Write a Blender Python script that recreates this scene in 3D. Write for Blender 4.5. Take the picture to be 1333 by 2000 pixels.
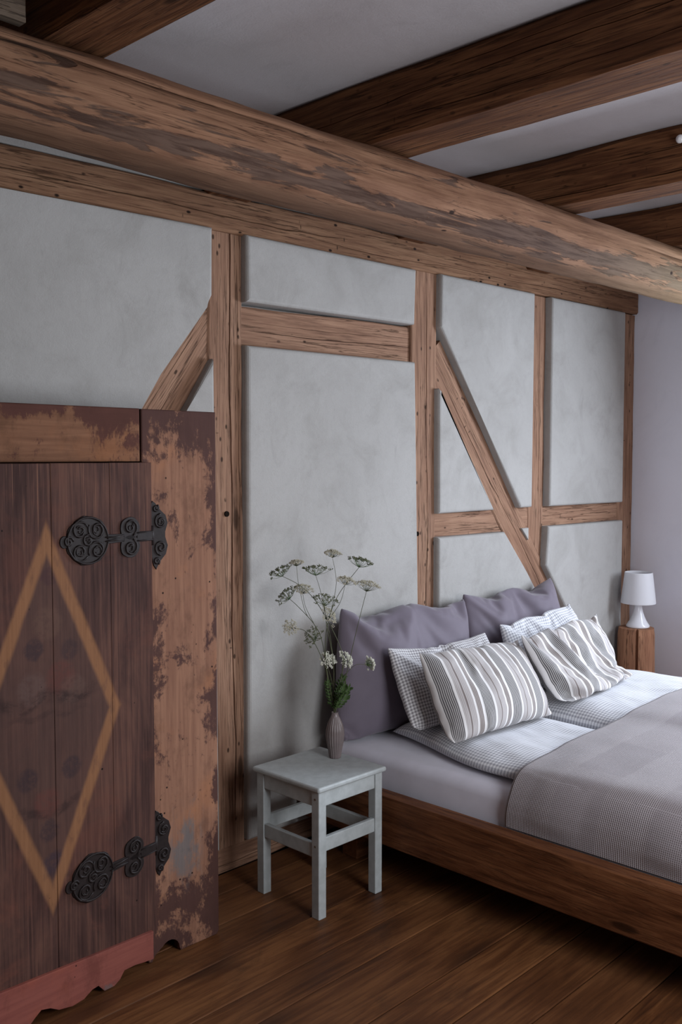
import bpy, bmesh, math, random
from mathutils import Vector, Matrix, noise
for o in list(bpy.data.objects): bpy.data.objects.remove(o)
scn = bpy.context.scene
COL = scn.collection
PI = math.pi
# ------------------------------------------------------------------ camera
cam = bpy.data.cameras.new('camera'); camo = bpy.data.objects.new('camera', cam); COL.objects.link(camo)
cam.sensor_fit = 'VERTICAL'; cam.sensor_height = 36; cam.lens = 1905.24/2000*36
cam.clip_start = .05
camo.location = (0, 0, 1.6)
camo.rotation_euler = (math.radians(90-3.385), 0, math.radians(-45.39))
scn.camera = camo
# ------------------------------------------------------------------ world, daylight, exposure
w = bpy.data.worlds.new('overcast_sky'); scn.world = w; w.use_nodes = True
w.node_tree.nodes['Background'].inputs[0].default_value = (.72, .82, 1, 1)
w.node_tree.nodes['Background'].inputs[1].default_value = 1.0
def window_light(x, y, z, sx, sz, power, rot, col):
    l = bpy.data.lights.new('window_daylight', 'AREA'); l.shape = 'RECTANGLE'; l.size = sx; l.size_y = sz
    l.energy = power; l.color = col
    o = bpy.data.objects.new('window_daylight', l); COL.objects.link(o)
    o.location = (x, y, z); o.rotation_euler = rot
window_light(2.0, -.38, 1.44, 1.0, 1.25, 45, (PI/2-.31, 0, 0), (.92, .945, 1))
window_light(5.34, 1.0, 1.65, 1.1, 1.2, 112, (PI/2-.27, 0, PI/2), (.79, .875, 1))
scn.view_settings.view_transform = 'Standard'; scn.view_settings.look = 'None'
scn.view_settings.gamma = 1; scn.view_settings.use_curve_mapping = False
scn.view_settings.exposure = 0

# ------------------------------------------------------------------ helpers
def tag(o, label=None, cat=None, group=None, kind=None):
    if label: o['label'] = label
    if cat: o['category'] = cat
    if group: o['group'] = group
    if kind: o['kind'] = kind
    return o
def mesh_obj(name, verts, faces, mat, parent=None, smooth=False, uvs=None):
    me = bpy.data.meshes.new(name); me.from_pydata([tuple(v) for v in verts], [], faces)
    if uvs:
        ul = me.uv_layers.new(name='UVMap')
        for lp in me.loops: ul.data[lp.index].uv = uvs[lp.vertex_index]
    me.update()
    if smooth: me.polygons.foreach_set('use_smooth', [True]*len(me.polygons))
    o = bpy.data.objects.new(name, me); COL.objects.link(o)
    if mat: me.materials.append(mat)
    if parent: o.parent = parent
    return o
def bm_obj(name, bm, mat, parent=None, smooth=False):
    bmesh.ops.recalc_face_normals(bm, faces=bm.faces)
    me = bpy.data.meshes.new(name); bm.to_mesh(me); bm.free()
    if smooth: me.polygons.foreach_set('use_smooth', [True]*len(me.polygons))
    o = bpy.data.objects.new(name, me); COL.objects.link(o)
    if mat: me.materials.append(mat)
    if parent: o.parent = parent
    return o
def empty(name, loc=(0, 0, 0), rz=0):
    o = bpy.data.objects.new(name, None); COL.objects.link(o); o.location = loc; o.rotation_euler = (0, 0, rz)
    o.empty_display_size = .05
    return o
def bm_box(bm, x0, x1, y0, y1, z0, z1, bev=0, seg=2):
    r = bmesh.ops.create_cube(bm, size=1)
    for v in r['verts']:
        v.co = Vector((x0+(v.co.x+.5)*(x1-x0), y0+(v.co.y+.5)*(y1-y0), z0+(v.co.z+.5)*(z1-z0)))
    if bev:
        es = list({e for v in r['verts'] for e in v.link_edges})
        bmesh.ops.bevel(bm, geom=es, offset=bev, segments=seg, affect='EDGES', profile=.5)
def box(name, x0, x1, y0, y1, z0, z1, mat, parent=None, bev=.003, seg=2):
    bm = bmesh.new(); bm_box(bm, x0, x1, y0, y1, z0, z1, bev, seg); return bm_obj(name, bm, mat, parent)
def N3(x, y, z): return noise.noise(Vector((x, y, z)))
def sst(a, b, x):
    t = min(1, max(0, (x-a)/(b-a))); return t*t*(3-2*t)
def poly_prism(pts, y0, y1, bev, seg=3, only_front=True):
    """pts in (x,z); front at y0, back at y1"""
    bm = bmesh.new()
    fr = [bm.verts.new((x, y0, z)) for x, z in pts]; bk = [bm.verts.new((x, y1, z)) for x, z in pts]
    n = len(pts)
    f = bm.faces.new(fr); bm.faces.new(list(reversed(bk)))
    for i in range(n): bm.faces.new((fr[i], bk[i], bk[(i+1) % n], fr[(i+1) % n]))
    if bev: bmesh.ops.bevel(bm, geom=list(f.edges), offset=bev, segments=seg, affect='EDGES', profile=.5)
    return bm
def lathe(prof, n=40, flute=0, nf=0):
    vs, fs = [], []
    for r, z in prof:
        for k in range(n):
            a = 2*PI*k/n; rr = r
            if flute and r > .013: rr = r - flute*(abs(math.cos(a*nf/2))**.7)*min(1, (r-.012)/.012)
            vs.append((rr*math.cos(a), rr*math.sin(a), z))
    for i in range(len(prof)-1):
        for k in range(n):
            fs.append((i*n+k, i*n+(k+1) % n, (i+1)*n+(k+1) % n, (i+1)*n+k))
    return vs, fs
def tube(path, radii, n=6):
    vs, fs = [], []
    P = [Vector(p) for p in path]
    for i, p in enumerate(P):
        t = (P[min(i+1, len(P)-1)]-P[max(i-1, 0)])
        t = t.normalized() if t.length > 1e-9 else Vector((0, 0, 1))
        a = Vector((1, .13, .07)) if abs(t.x) < .8 else Vector((0, 1, .1))
        u = t.cross(a).normalized(); v = t.cross(u)
        for k in range(n):
            an = 2*PI*k/n; vs.append(p+(u*math.cos(an)+v*math.sin(an))*radii[i])
    for i in range(len(P)-1):
        for k in range(n): fs.append((i*n+k, i*n+(k+1) % n, (i+1)*n+(k+1) % n, (i+1)*n+k))
    fs.append(tuple(range(n-1, -1, -1))); fs.append(tuple((len(P)-1)*n+k for k in range(n)))
    return vs, fs
def join(parts):
    V, F = [], []
    for v, f in parts:
        b = len(V); V += list(v); F += [tuple(i+b for i in q) for q in f]
    return V, F
def spline(pts, sub=6):
    P = [Vector(p) for p in pts]; out = []
    for i in range(len(P)-1):
        p0 = P[max(i-1, 0)]; p1 = P[i]; p2 = P[i+1]; p3 = P[min(i+2, len(P)-1)]
        for k in range(sub):
            t = k/sub
            out.append(.5*((2*p1)+(p2-p0)*t+(2*p0-5*p1+4*p2-p3)*t*t+(3*p1-p0-3*p2+p3)*t**3))
    out.append(P[-1]); return out

# ------------------------------------------------------------------ materials
class NT:
    def __init__(s, name):
        s.m = bpy.data.materials.new(name); s.m.use_nodes = True; s.t = s.m.node_tree
        s.b = s.t.nodes['Principled BSDF']; s.L = s.t.links
    def n(s, typ, **kw):
        nd = s.t.nodes.new(typ)
        for k, v in kw.items(): setattr(nd, k, v)
        return nd
    def set(s, sock, v):
        if isinstance(v, bpy.types.NodeSocket): s.L.new(v, sock)
        elif isinstance(v, (tuple, list)) and sock.type == 'RGBA' and len(v) == 3: sock.default_value = (*v, 1)
        else: sock.default_value = v
    def obj(s): return s.n('ShaderNodeTexCoord').outputs['Object']
    def uv(s): return s.n('ShaderNodeTexCoord').outputs['UV']
    def rand(s): return s.n('ShaderNodeObjectInfo').outputs['Random']
    def mapping(s, v, sc=(1, 1, 1), loc=None, rot=None):
        nd = s.n('ShaderNodeMapping'); s.set(nd.inputs['Vector'], v); nd.inputs['Scale'].default_value = sc
        if loc is not None: s.set(nd.inputs['Location'], loc)
        if rot is not None: nd.inputs['Rotation'].default_value = rot
        return nd.outputs[0]
    def noise(s, v, sc=5, det=4, ro=.55, dist=0):
        nd = s.n('ShaderNodeTexNoise'); s.set(nd.inputs['Vector'], v)
        nd.inputs['Scale'].default_value = sc; nd.inputs['Detail'].default_value = det
        nd.inputs['Roughness'].default_value = ro; nd.inputs['Distortion'].default_value = dist
        return nd.outputs['Fac']
    def vor(s, v, sc=5, out='Distance', rnd=1, feat='F1'):
        nd = s.n('ShaderNodeTexVoronoi', feature=feat); s.set(nd.inputs['Vector'], v); nd.inputs['Scale'].default_value = sc
        nd.inputs['Randomness'].default_value = rnd
        return nd.outputs[out]
    def ramp(s, f, stops, interp='LINEAR'):
        nd = s.n('ShaderNodeValToRGB'); s.set(nd.inputs[0], f); cr = nd.color_ramp; cr.interpolation = interp
        while len(cr.elements) < len(stops): cr.elements.new(.5)
        for e, (p, c) in zip(cr.elements, stops):
            e.position = p; e.color = (*c, 1) if not isinstance(c, (int, float)) else (c, c, c, 1)
        return nd.outputs[0]
    def mr(s, f, a, b, c=0, d=1):
        nd = s.n('ShaderNodeMapRange', interpolation_type='SMOOTHSTEP'); s.set(nd.inputs[0], f)
        for i, v in enumerate((a, b, c, d)): nd.inputs[i+1].default_value = v
        return nd.outputs[0]
    def ma(s, op, a, b=0, c=0):
        nd = s.n('ShaderNodeMath', operation=op); s.set(nd.inputs[0], a); s.set(nd.inputs[1], b); s.set(nd.inputs[2], c)
        return nd.outputs[0]
    def mix(s, f, a, b, mode='MIX'):
        nd = s.n('ShaderNodeMix', data_type='RGBA', blend_type=mode); s.set(nd.inputs[0], f); s.set(nd.inputs[6], a); s.set(nd.inputs[7], b)
        return nd.outputs[2]
    def sep(s, v):
        nd = s.n('ShaderNodeSeparateXYZ'); s.set(nd.inputs[0], v); return nd.outputs
    def comb(s, x, y, z):
        nd = s.n('ShaderNodeCombineXYZ'); s.set(nd.inputs[0], x); s.set(nd.inputs[1], y); s.set(nd.inputs[2], z); return nd.outputs[0]
    def bump(s, h, st=.3, d=.01):
        nd = s.n('ShaderNodeBump'); s.set(nd.inputs['Height'], h); nd.inputs['Strength'].default_value = st; nd.inputs['Distance'].default_value = d
        s.L.new(nd.outputs[0], s.b.inputs['Normal']); return nd
    def out(s, col, ro=.6, spec=.3):
        s.set(s.b.inputs['Base Color'], col); s.set(s.b.inputs['Roughness'], ro)
        s.b.inputs['Specular IOR Level'].default_value = spec
        return s.m

def wood(name, light, mid, dark, grain=(1.3, 22, 22), holes=.5, knots=True, rough=.72, spec=.12, bump=.55, patch=None, offset=True, streak=.75):
    """grain runs along local X"""
    s = NT(name); co = s.obj()
    if offset:
        r = s.ma('MULTIPLY', s.rand(), 37.0); co = s.mapping(co, loc=s.comb(r, r, r))
    g = s.noise(s.mapping(co, grain), 3.0, 7, .62, .5)
    g2 = s.noise(s.mapping(co, (.9, 5, 5)), 2.2, 4, .5, .8)
    f = s.ma('ADD', s.ma('MULTIPLY', g, .6), s.ma('MULTIPLY', g2, .4))
    col = s.ramp(f, [(.32, dark), (.45, mid), (.60, light)])
    fine = s.noise(s.mapping(co, (2.0, 90, 90)), 2.0, 3, .6)
    col = s.mix(s.ma('MULTIPLY', s.mr(fine, .48, .66), .48*streak), col, dark)
    hair = s.noise(s.mapping(co, (.7, 26, 26)), 2.0, 5, .55, .25)
    hl = s.ma('MULTIPLY', s.mr(s.ma('ABSOLUTE', s.ma('SUBTRACT', hair, .5)), .004, .020, 1, 0), s.mr(g2, .40, .54))
    col = s.mix(s.ma('MULTIPLY', hl, .95*streak), col, tuple(c*.4 for c in dark))
    h = s.ma('SUBTRACT', s.ma('ADD', g, s.ma('MULTIPLY', fine, -.3)), hl)
    if knots:
        k = s.vor(s.mapping(co, (1.6, 5.5, 5.5)), 1.0)
        kr = s.ma('SINE', s.ma('MULTIPLY', k, 60.0))
        km = s.mr(k, .05, .30, 1, 0)
        col = s.mix(s.ma('MULTIPLY', km, s.mr(kr, -1, 1, .12, .45)), col, tuple(c*.45 for c in mid))
        col = s.mix(s.mr(k, .055, .10, .85, 0), col, tuple(c*.22 for c in mid))
    if holes:
        v = s.vor(s.mapping(co, (13, 24, 24)), 1.0)
        sel = s.noise(co, 6.0, 1)
        hm = s.ma('MULTIPLY', s.mr(v, .08, .17, 1, 0), s.mr(sel, .47, .53))
        v2 = s.vor(s.mapping(co, (26, 9, 9)), 1.0); hm = s.ma('MAXIMUM', hm, s.ma('MULTIPLY', s.mr(v2, .05, .11, .8, 0), s.mr(s.noise(co, 5.0, 1), .52, .56)))
        hm = s.ma('MULTIPLY', hm, holes)
        col = s.mix(hm, col, tuple(c*.18 for c in dark))
    if patch:
        pc, lo, hi, psc = patch
        pm = s.mr(s.noise(s.mapping(co, psc), 1.0, 6, .65, .6), lo, hi)
        col = s.mix(pm, col, pc); h = s.ma('ADD', h, s.ma('MULTIPLY', pm, .6))
    s.bump(h, bump, .006)
    return s.out(col, s.mr(g, .2, .8, rough-.08, rough+.12), spec)

M = {}
M['timber'] = wood('old_fir_timber', (.37, .22, .145), (.27, .15, .097), (.13, .066, .042), holes=.85)
M['plate'] = wood('wall_plate_wood', (.30, .17, .10), (.22, .115, .066), (.10, .046, .027), holes=1.0)
M['joist'] = wood('dark_joist_wood', (.19, .085, .038), (.105, .042, .019), (.035, .014, .007), holes=.5, bump=.5)
M['joist_grey'] = wood('grey_weathered_board', (.22, .17, .13), (.16, .12, .09), (.07, .05, .04), holes=.2)
M['bed'] = wood('bed_wood', (.20, .078, .032), (.12, .042, .017), (.04, .014, .006), grain=(1.6, 14, 14), holes=0, rough=.5, spec=.2, streak=.35)
M['stump'] = wood('stump_wood', (.42, .22, .13), (.32, .155, .09), (.16, .07, .045), grain=(1.2, 16, 16), holes=.3)
M['carcass'] = wood('wardrobe_inner_wood', (.25, .13, .08), (.18, .09, .055), (.09, .045, .03), holes=0)

def floor_mat():
    s = NT('stained_floor_boards'); co = s.obj(); r = s.rand()
    co = s.mapping(co, loc=s.comb(s.ma('MULTIPLY', r, 41.0), s.ma('MULTIPLY', r, 17.0), 0))
    g = s.noise(s.mapping(co, (1.5, 24, 24)), 2.5, 6, .6, .6)
    b = s.noise(s.mapping(co, (1.2, 4, 4)), 1.6, 4, .55, .5)
    f = s.ma('ADD', s.ma('MULTIPLY', g, .45), s.ma('MULTIPLY', b, .55))
    col = s.ramp(f, [(.33, (.038, .014, .007)), (.47, (.115, .043, .016)), (.61, (.215, .09, .033))])
    k = s.vor(s.mapping(co, (1.7, 5, 5)), 1.0)
    col = s.mix(s.mr(k, .04, .3, .8, 0), col, (.024, .011, .007))
    col = s.mix(s.ma('MULTIPLY', s.mr(s.noise(s.mapping(co, (2.2, 5, 5)), 1.3, 6, .68, .8), .52, .72), .6), col, (.045, .02, .010))
    col = s.mix(s.ma('MULTIPLY', s.mr(s.noise(s.mapping(co, (2, 70, 70)), 2, 3, .6), .5, .68), .35), col, (.05, .02, .009))
    col = s.mix(s.ma('MULTIPLY', r, .35), col, (.12, .05, .022))
    s.bump(g, .12, .004)
    return s.out(col, s.mr(b, .2, .8, .40, .58), .22)
M['floor'] = floor_mat()

def plaster(name, base, warm, dk, bump=.35, sc=1.0):
    s = NT(name); co = s.mapping(s.obj(), (sc, sc, sc))
    a = s.noise(co, 1.3, 6, .62, .9); b = s.noise(co, 4.5, 7, .66, .6); c = s.noise(co, 170.0, 3, .65)
    col = s.mix(s.mr(a, .32, .70), base, warm)
    col = s.mix(s.ma('MULTIPLY', s.mr(b, .42, .80), .75), col, dk)
    st = s.noise(s.mapping(co, (2.2, 1, .8)), 3.2, 9, .72, 1.4)
    col = s.mix(s.ma('MULTIPLY', s.mr(st, .54, .80), .45), col, tuple(v*.85 for v in dk))
    col = s.mix(s.ma('MULTIPLY', s.mr(s.noise(co, 60, 4, .7), .45, .75), .18), col, dk)
    h = s.ma('ADD', s.ma('MULTIPLY', c, .45), s.ma('ADD', s.ma('MULTIPLY', s.noise(co, 18.0, 3, .6, .4), .7), s.ma('MULTIPLY', s.noise(co, 3.0, 2), 1.6)))
    s.bump(h, bump, .006)
    return s.out(col, .9, .1)
M['plaster'] = plaster('lime_plaster', (.375, .365, .35), (.425, .415, .40), (.30, .29, .272))
M['low_bounce'] = plaster('ochre_low_bounce_plaster', (.34, .26, .19), (.36, .28, .21), (.30, .22, .16), .3)  # ochre tone made up for the unseen walls to cut bounced light
M['white'] = plaster('white_wall_paint', (.82, .82, .90), (.84, .84, .92), (.79, .79, .87), .15)
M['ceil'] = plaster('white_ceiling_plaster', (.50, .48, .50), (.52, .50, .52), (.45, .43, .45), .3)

def paint(name, col, rough=.4, spec=.4, vary=.08):
    s = NT(name); n = s.noise(s.obj(), 30, 4)
    c = s.mix(s.mr(n, .3, .7), col, tuple(x*(1-vary*2) for x in col)); s.bump(n, .05, .002)
    return s.out(c, rough, spec)
M['stool'] = paint('grey_green_paint', (.47, .505, .505), .45, .4)
M['porcelain'] = paint('white_porcelain', (.8, .8, .82), .2, .5, .01)
M['lampbase'] = paint('white_gloss_plastic', (.78, .78, .82), .22, .5, .01)
M['dark'] = paint('dark_void', (.012, .008, .006), .9, .05)
M['winframe'] = paint('white_window_paint', (.75, .75, .73), .4)
M['iron'] = None

def log_mat():
    s = NT('hewn_log'); co = s.obj(); x, y, z = s.sep(co)[:3]
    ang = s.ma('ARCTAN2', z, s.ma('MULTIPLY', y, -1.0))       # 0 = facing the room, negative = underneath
    g = s.noise(s.mapping(co, (1.3, 24, 24)), 3.0, 7, .64, .5); g2 = s.noise(s.mapping(co, (.8, 5, 5)), 2.0, 5, .55, 1.0)
    fine = s.noise(s.mapping(co, (2.0, 70, 70)), 2.0, 3, .6)
    f = s.ma('ADD', s.ma('MULTIPLY', g, .55), s.ma('MULTIPLY', g2, .45))
    col = s.ramp(f, [(.33, (.11, .052, .03)), (.45, (.205, .105, .063)), (.60, (.30, .165, .10))])
    col = s.mix(s.ma('MULTIPLY', s.mr(fine, .5, .68), .3), col, (.17, .085, .05))
    yel = s.mr(x, 3.0, 5.2); col = s.mix(s.ma('MULTIPLY', yel, .6), col, (.36, .245, .14))
    n = s.noise(s.mapping(co, (2.6, 22, 22)), 1.0, 8, .66, 1.0); nb = s.noise(s.mapping(co, (1.0, 7, 7)), 1.4, 4, .6, .8)
    zone = s.ma('MULTIPLY', s.mr(ang, -1.15, -.60), s.mr(ang, -.50, .10, 1, 0))
    bark = s.mr(s.ma('ADD', s.ma('ADD', s.ma('MULTIPLY', n, .55), s.ma('MULTIPLY', nb, .45)), s.ma('MULTIPLY', zone, .125)), .565, .61)
    bcol = s.mix(s.mr(g, .35, .62), (.035, .02, .016), (.10, .066, .052))
    bcol = s.mix(s.ma('MULTIPLY', yel, .8), bcol, s.mix(g, (.14, .11, .065), (.33, .27, .16)))
    col = s.mix(s.ma('MULTIPLY', bark, .85), col, bcol)
    hair = s.noise(s.mapping(co, (.6, 18, 18)), 2.0, 5, .55, .25)
    hl = s.ma('MULTIPLY', s.mr(s.ma('ABSOLUTE', s.ma('SUBTRACT', hair, .5)), .004, .014, 1, 0), s.mr(g2, .44, .58))
    col = s.mix(s.ma('MULTIPLY', hl, .75), col, (.06, .03, .018))
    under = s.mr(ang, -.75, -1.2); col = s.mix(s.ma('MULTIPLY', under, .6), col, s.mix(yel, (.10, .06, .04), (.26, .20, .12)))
    v = s.vor(s.mapping(co, (6, 12, 12)), 1.0); hm = s.ma('MULTIPLY', s.mr(v, .06, .11, 1, 0), s.mr(s.noise(co, 4.0, 1), .53, .58))
    col = s.mix(hm, col, (.03, .015, .01))
    k = s.vor(s.mapping(co, (1.2, 5, 5)), 1.0); col = s.mix(s.mr(k, .04, .16, .7, 0), col, (.12, .06, .035))
    h = s.ma('SUBTRACT', s.ma('MULTIPLY', g, .8), s.ma('MULTIPLY', bark, .5))
    s.bump(h, .5, .008)
    return s.out(col, .8, .1)
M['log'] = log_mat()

# fabrics ------------------------------------------------------------
def weave(s, uv, sc=900):
    x, y, _ = s.sep(uv)[:3]
    return s.ma('MULTIPLY', s.ma('SINE', s.ma('MULTIPLY', x, sc)), s.ma('SINE', s.ma('MULTIPLY', y, sc)))
def cloth(name, col, rough=.85, sheen=.3, wv=.04, vary=.06):
    s = NT(name); n = s.noise(s.obj(), 14, 4)
    c = s.mix(s.mr(n, .3, .7), col, tuple(x*(1-vary) for x in col))
    s.bump(s.noise(s.obj(), 300, 2), wv, .002)
    s.b.inputs['Sheen Weight'].default_value = sheen
    return s.out(c, rough, .15)
M['mauve'] = cloth('mauve_grey_cotton', (.165, .14, .175), .62, .25, .03)
M['sheet'] = cloth('pale_lilac_sheet', (.72, .71, .80), .85)
def gingham(name, per, white, colr):
    s = NT(name); x, y, _ = s.sep(s.uv())[:3]
    sx = s.mr(s.ma('SINE', s.ma('MULTIPLY', x, 2*PI/per)), -.25, .25); sy = s.mr(s.ma('SINE', s.ma('MULTIPLY', y, 2*PI/per)), -.25, .25)
    a = s.ma('MULTIPLY', s.ma('ADD', sx, sy), .5)
    c = s.mix(a, white, colr); s.bump(s.noise(s.obj(), 260, 2), .05, .002)
    s.b.inputs['Sheen Weight'].default_value = .2
    return s.out(c, .85, .15)
M['gingham'] = gingham('grey_gingham_cotton', .0125, (.80, .79, .80), (.26, .245, .26))
M['gingham2'] = gingham('blue_grey_gingham_cotton', .0135, (.86, .87, .90), (.37, .38, .43))
def stripes():
    s = NT('striped_linen'); x, y, _ = s.sep(s.uv())[:3]
    p = s.ma('FRACT', s.ma('DIVIDE', x, .158))
    W, D, T, Lg = (.84, .83, .83), (.075, .072, .08), (.20, .165, .155), (.40, .37, .37)
    base = s.ramp(p, [(0, W), (.07, D), (.40, W), (.46, Lg), (.60, T), (.63, Lg), (.80, W), (.85, T)], 'CONSTANT')
    pin = s.mr(s.ma('SINE', s.ma('MULTIPLY', x, 2*PI/.0068)), -.3, .3)
    band = s.ramp(p, [(0, 0.0), (.07, .75), (.40, 0.0), (.46, .6), (.60, 0.0), (.63, .6), (.80, 0.0), (.85, .45)], 'CONSTANT')
    c = s.mix(s.ma('MULTIPLY', pin, band), base, (.66, .64, .63))
    s.bump(s.noise(s.obj(), 220, 2), .06, .002); s.b.inputs['Sheen Weight'].default_value = .2
    return s.out(c, .9, .12)
M['stripes'] = stripes()
def blanket_mat():
    s = NT('taupe_waffle_blanket'); x, y, _ = s.sep(s.uv())[:3]
    per = .0064
    gx = s.ma('SINE', s.ma('MULTIPLY', x, 2*PI/per)); gy = s.ma('SINE', s.ma('MULTIPLY', y, 2*PI/per))
    band = s.mr(s.ma('SINE', s.ma('MULTIPLY', y, 2*PI/.34)), -.12, .12); bandx = s.mr(s.ma('SINE', s.ma('MULTIPLY', x, 2*PI/.62)), -.08, .08)
    h = s.ma('ADD', s.ma('MULTIPLY', s.ma('MAXIMUM', gx, gy), .8), s.ma('MULTIPLY', gy, s.ma('MULTIPLY', band, .5)))
    base = s.mix(band, (.30, .265, .28), (.405, .365, .378)); base = s.mix(s.ma('MULTIPLY', bandx, .35), base, (.43, .39, .40))
    c = s.mix(s.mr(h, -.6, .7), tuple(v for v in (.20, .172, .182)), base)
    s.bump(h, .45, .002); s.b.inputs['Sheen Weight'].default_value = .3
    return s.out(c, .95, .08)
M['blanket'] = blanket_mat()
def shade_mat():
    s = NT('white_lamp_shade'); tr = s.n('ShaderNodeBsdfTranslucent'); tr.inputs[0].default_value = (.8, .8, .83, 1)
    mx = s.n('ShaderNodeMixShader'); mx.inputs[0].default_value = .25
    s.out((.88, .88, .91), .5, .3)
    s.L.new(s.b.outputs[0], mx.inputs[1]); s.L.new(tr.outputs[0], mx.inputs[2]); s.L.new(mx.outputs[0], s.t.nodes['Material Output'].inputs[0])
    return s.m
M['shade'] = shade_mat()
def iron_mat():
    s = NT('wrought_iron'); n = s.noise(s.obj(), 60, 5)
    s.b.inputs['Metallic'].default_value = .0; s.bump(n, .3, .002)
    return s.out(s.mix(n, (.008, .006, .006), (.030, .021, .020)), .5, .22)
M['iron'] = iron_mat()
def vase_mat():
    s = NT('taupe_glazed_ceramic'); n = s.noise(s.obj(), 25, 3)
    return s.out(s.mix(n, (.16, .13, .13), (.23, .19, .185)), .3, .5)
M['vase'] = vase_mat()
def plant(name, a, b, tl=.2):
    s = NT(name); n = s.noise(s.obj(), 40, 3); return s.out(s.mix(n, a, b), .6, .25)
M['stem'] = plant('green_stem', (.06, .065, .035), (.10, .11, .05))
M['leaf'] = plant('green_leaf', (.045, .085, .025), (.09, .14, .05))
M['floret_cream'] = plant('cream_florets', (.50, .47, .36), (.66, .64, .54))
M['floret_white'] = plant('white_florets', (.62, .62, .52), (.78, .78, .70))
M['floret_green'] = plant('green_seed_heads', (.10, .11, .06), (.20, .21, .12))

# ------------------------------------------------------------------ room shell
CEIL = 2.737; XL, XR, YF = -2.6, 5.47, -.60
box('ceiling', XL-.15, XR+.15, YF-.15, 3.1, CEIL, CEIL+.12, M['ceil'], None, 0)['kind'] = 'structure'
box('wall_left', XL-.15, XL, YF-.15, 3.1, -.06, CEIL, M['low_bounce'], None, 0)['kind'] = 'structure'
# front wall (behind the camera) and right wall, each with a window opening out of view
WZ0, WZ1 = .77, 2.07; WX0, WX1 = 1.45, 2.55; RY0, RY1, RZ0, RZ1 = .40, 1.60, .98, 2.26
bm = bmesh.new()
for a in ((XL, WX0, 0, CEIL), (WX1, XR, 0, CEIL), (WX0, WX1, 0, WZ0), (WX0, WX1, WZ1, CEIL)): bm_box(bm, a[0], a[1], YF-.15, YF, a[2], a[3])
bm_obj('wall_front', bm, M['low_bounce'])['kind'] = 'structure'
bm = bmesh.new()
for a in ((YF-.15, RY0, -.06, CEIL), (RY1, 3.1, -.06, CEIL), (RY0, RY1, -.06, RZ0), (RY0, RY1, RZ1, CEIL)): bm_box(bm, XR, XR+.15, a[0], a[1], a[2], a[3])
bm_obj('wall_right', bm, M['white'])['kind'] = 'structure'
def glass_mat():
    s = NT('window_glass'); t = s.n('ShaderNodeBsdfTransparent'); g = s.n('ShaderNodeBsdfGlossy'); g.inputs['Roughness'].default_value = .02
    mx = s.n('ShaderNodeMixShader'); mx.inputs[0].default_value = .06
    s.L.new(t.outputs[0], mx.inputs[1]); s.L.new(g.outputs[0], mx.inputs[2]); s.L.new(mx.outputs[0], s.t.nodes['Material Output'].inputs[0]); return s.m
M['glass'] = glass_mat()
def window(n, w, z0, z1, loc, rz):
    bm = bmesh.new()
    for a in ((0, .06, z0, z1), (w-.06, w, z0, z1), (.06, w-.06, z0, z0+.06), (.06, w-.06, z1-.06, z1), (w/2-.03, w/2+.03, z0+.06, z1-.06)): bm_box(bm, a[0], a[1], -.12, -.07, a[2], a[3], .004)
    wn = bm_obj('window_%d' % n, bm, M['winframe']); wn['kind'] = 'structure'; wn.location = loc; wn.rotation_euler = (0, 0, rz)
    for i in range(2): box('pane', .06+i*(w/2-.03), w/2-.03+i*(w/2-.03), -.10, -.096, z0+.06, z1-.06, M['glass'], wn, 0)
window(1, WX1-WX0, WZ0, WZ1, (WX0, YF, 0), 0)
window(2, RY1-RY0, RZ0, RZ1, (XR, RY0, 0), PI/2)

# floor: subfloor slab plus single boards
fl = box('floor', XL, XR, YF, 2.96, -.06, -.022, M['dark'], None, 0); fl['kind'] = 'structure'
random.seed(4)
rot = math.radians(1.2)
ys = [-.4, -.21, 0, .19, .40, .58, .79, .97, 1.16, 1.32, 1.490, 1.653, 1.825, 2.050, 2.186, 2.392, 2.575, 2.755, 2.885]
for i in range(len(ys)-1):
    y0, y1 = ys[i]+.0018, ys[i+1]-.0018
    cuts = [XL+.1, random.uniform(-1.2, .8), XR-.08] if i % 2 else [XL+.1, random.uniform(3.2, 4.6), XR-.08]
    for a, b in zip(cuts[:-1], cuts[1:]):
        bm = bmesh.new(); bm_box(bm, a+.001-2.5, b-.001-2.5, -(y1-y0)/2, (y1-y0)/2, -.022, random.uniform(-.0008, .0008), .0035, 2)
        o = bm_obj('floor_board', bm, M['floor'], fl); o.location = (2.5, (y0+y1)/2, 0); o.rotation_euler = (0, 0, rot)

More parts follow.
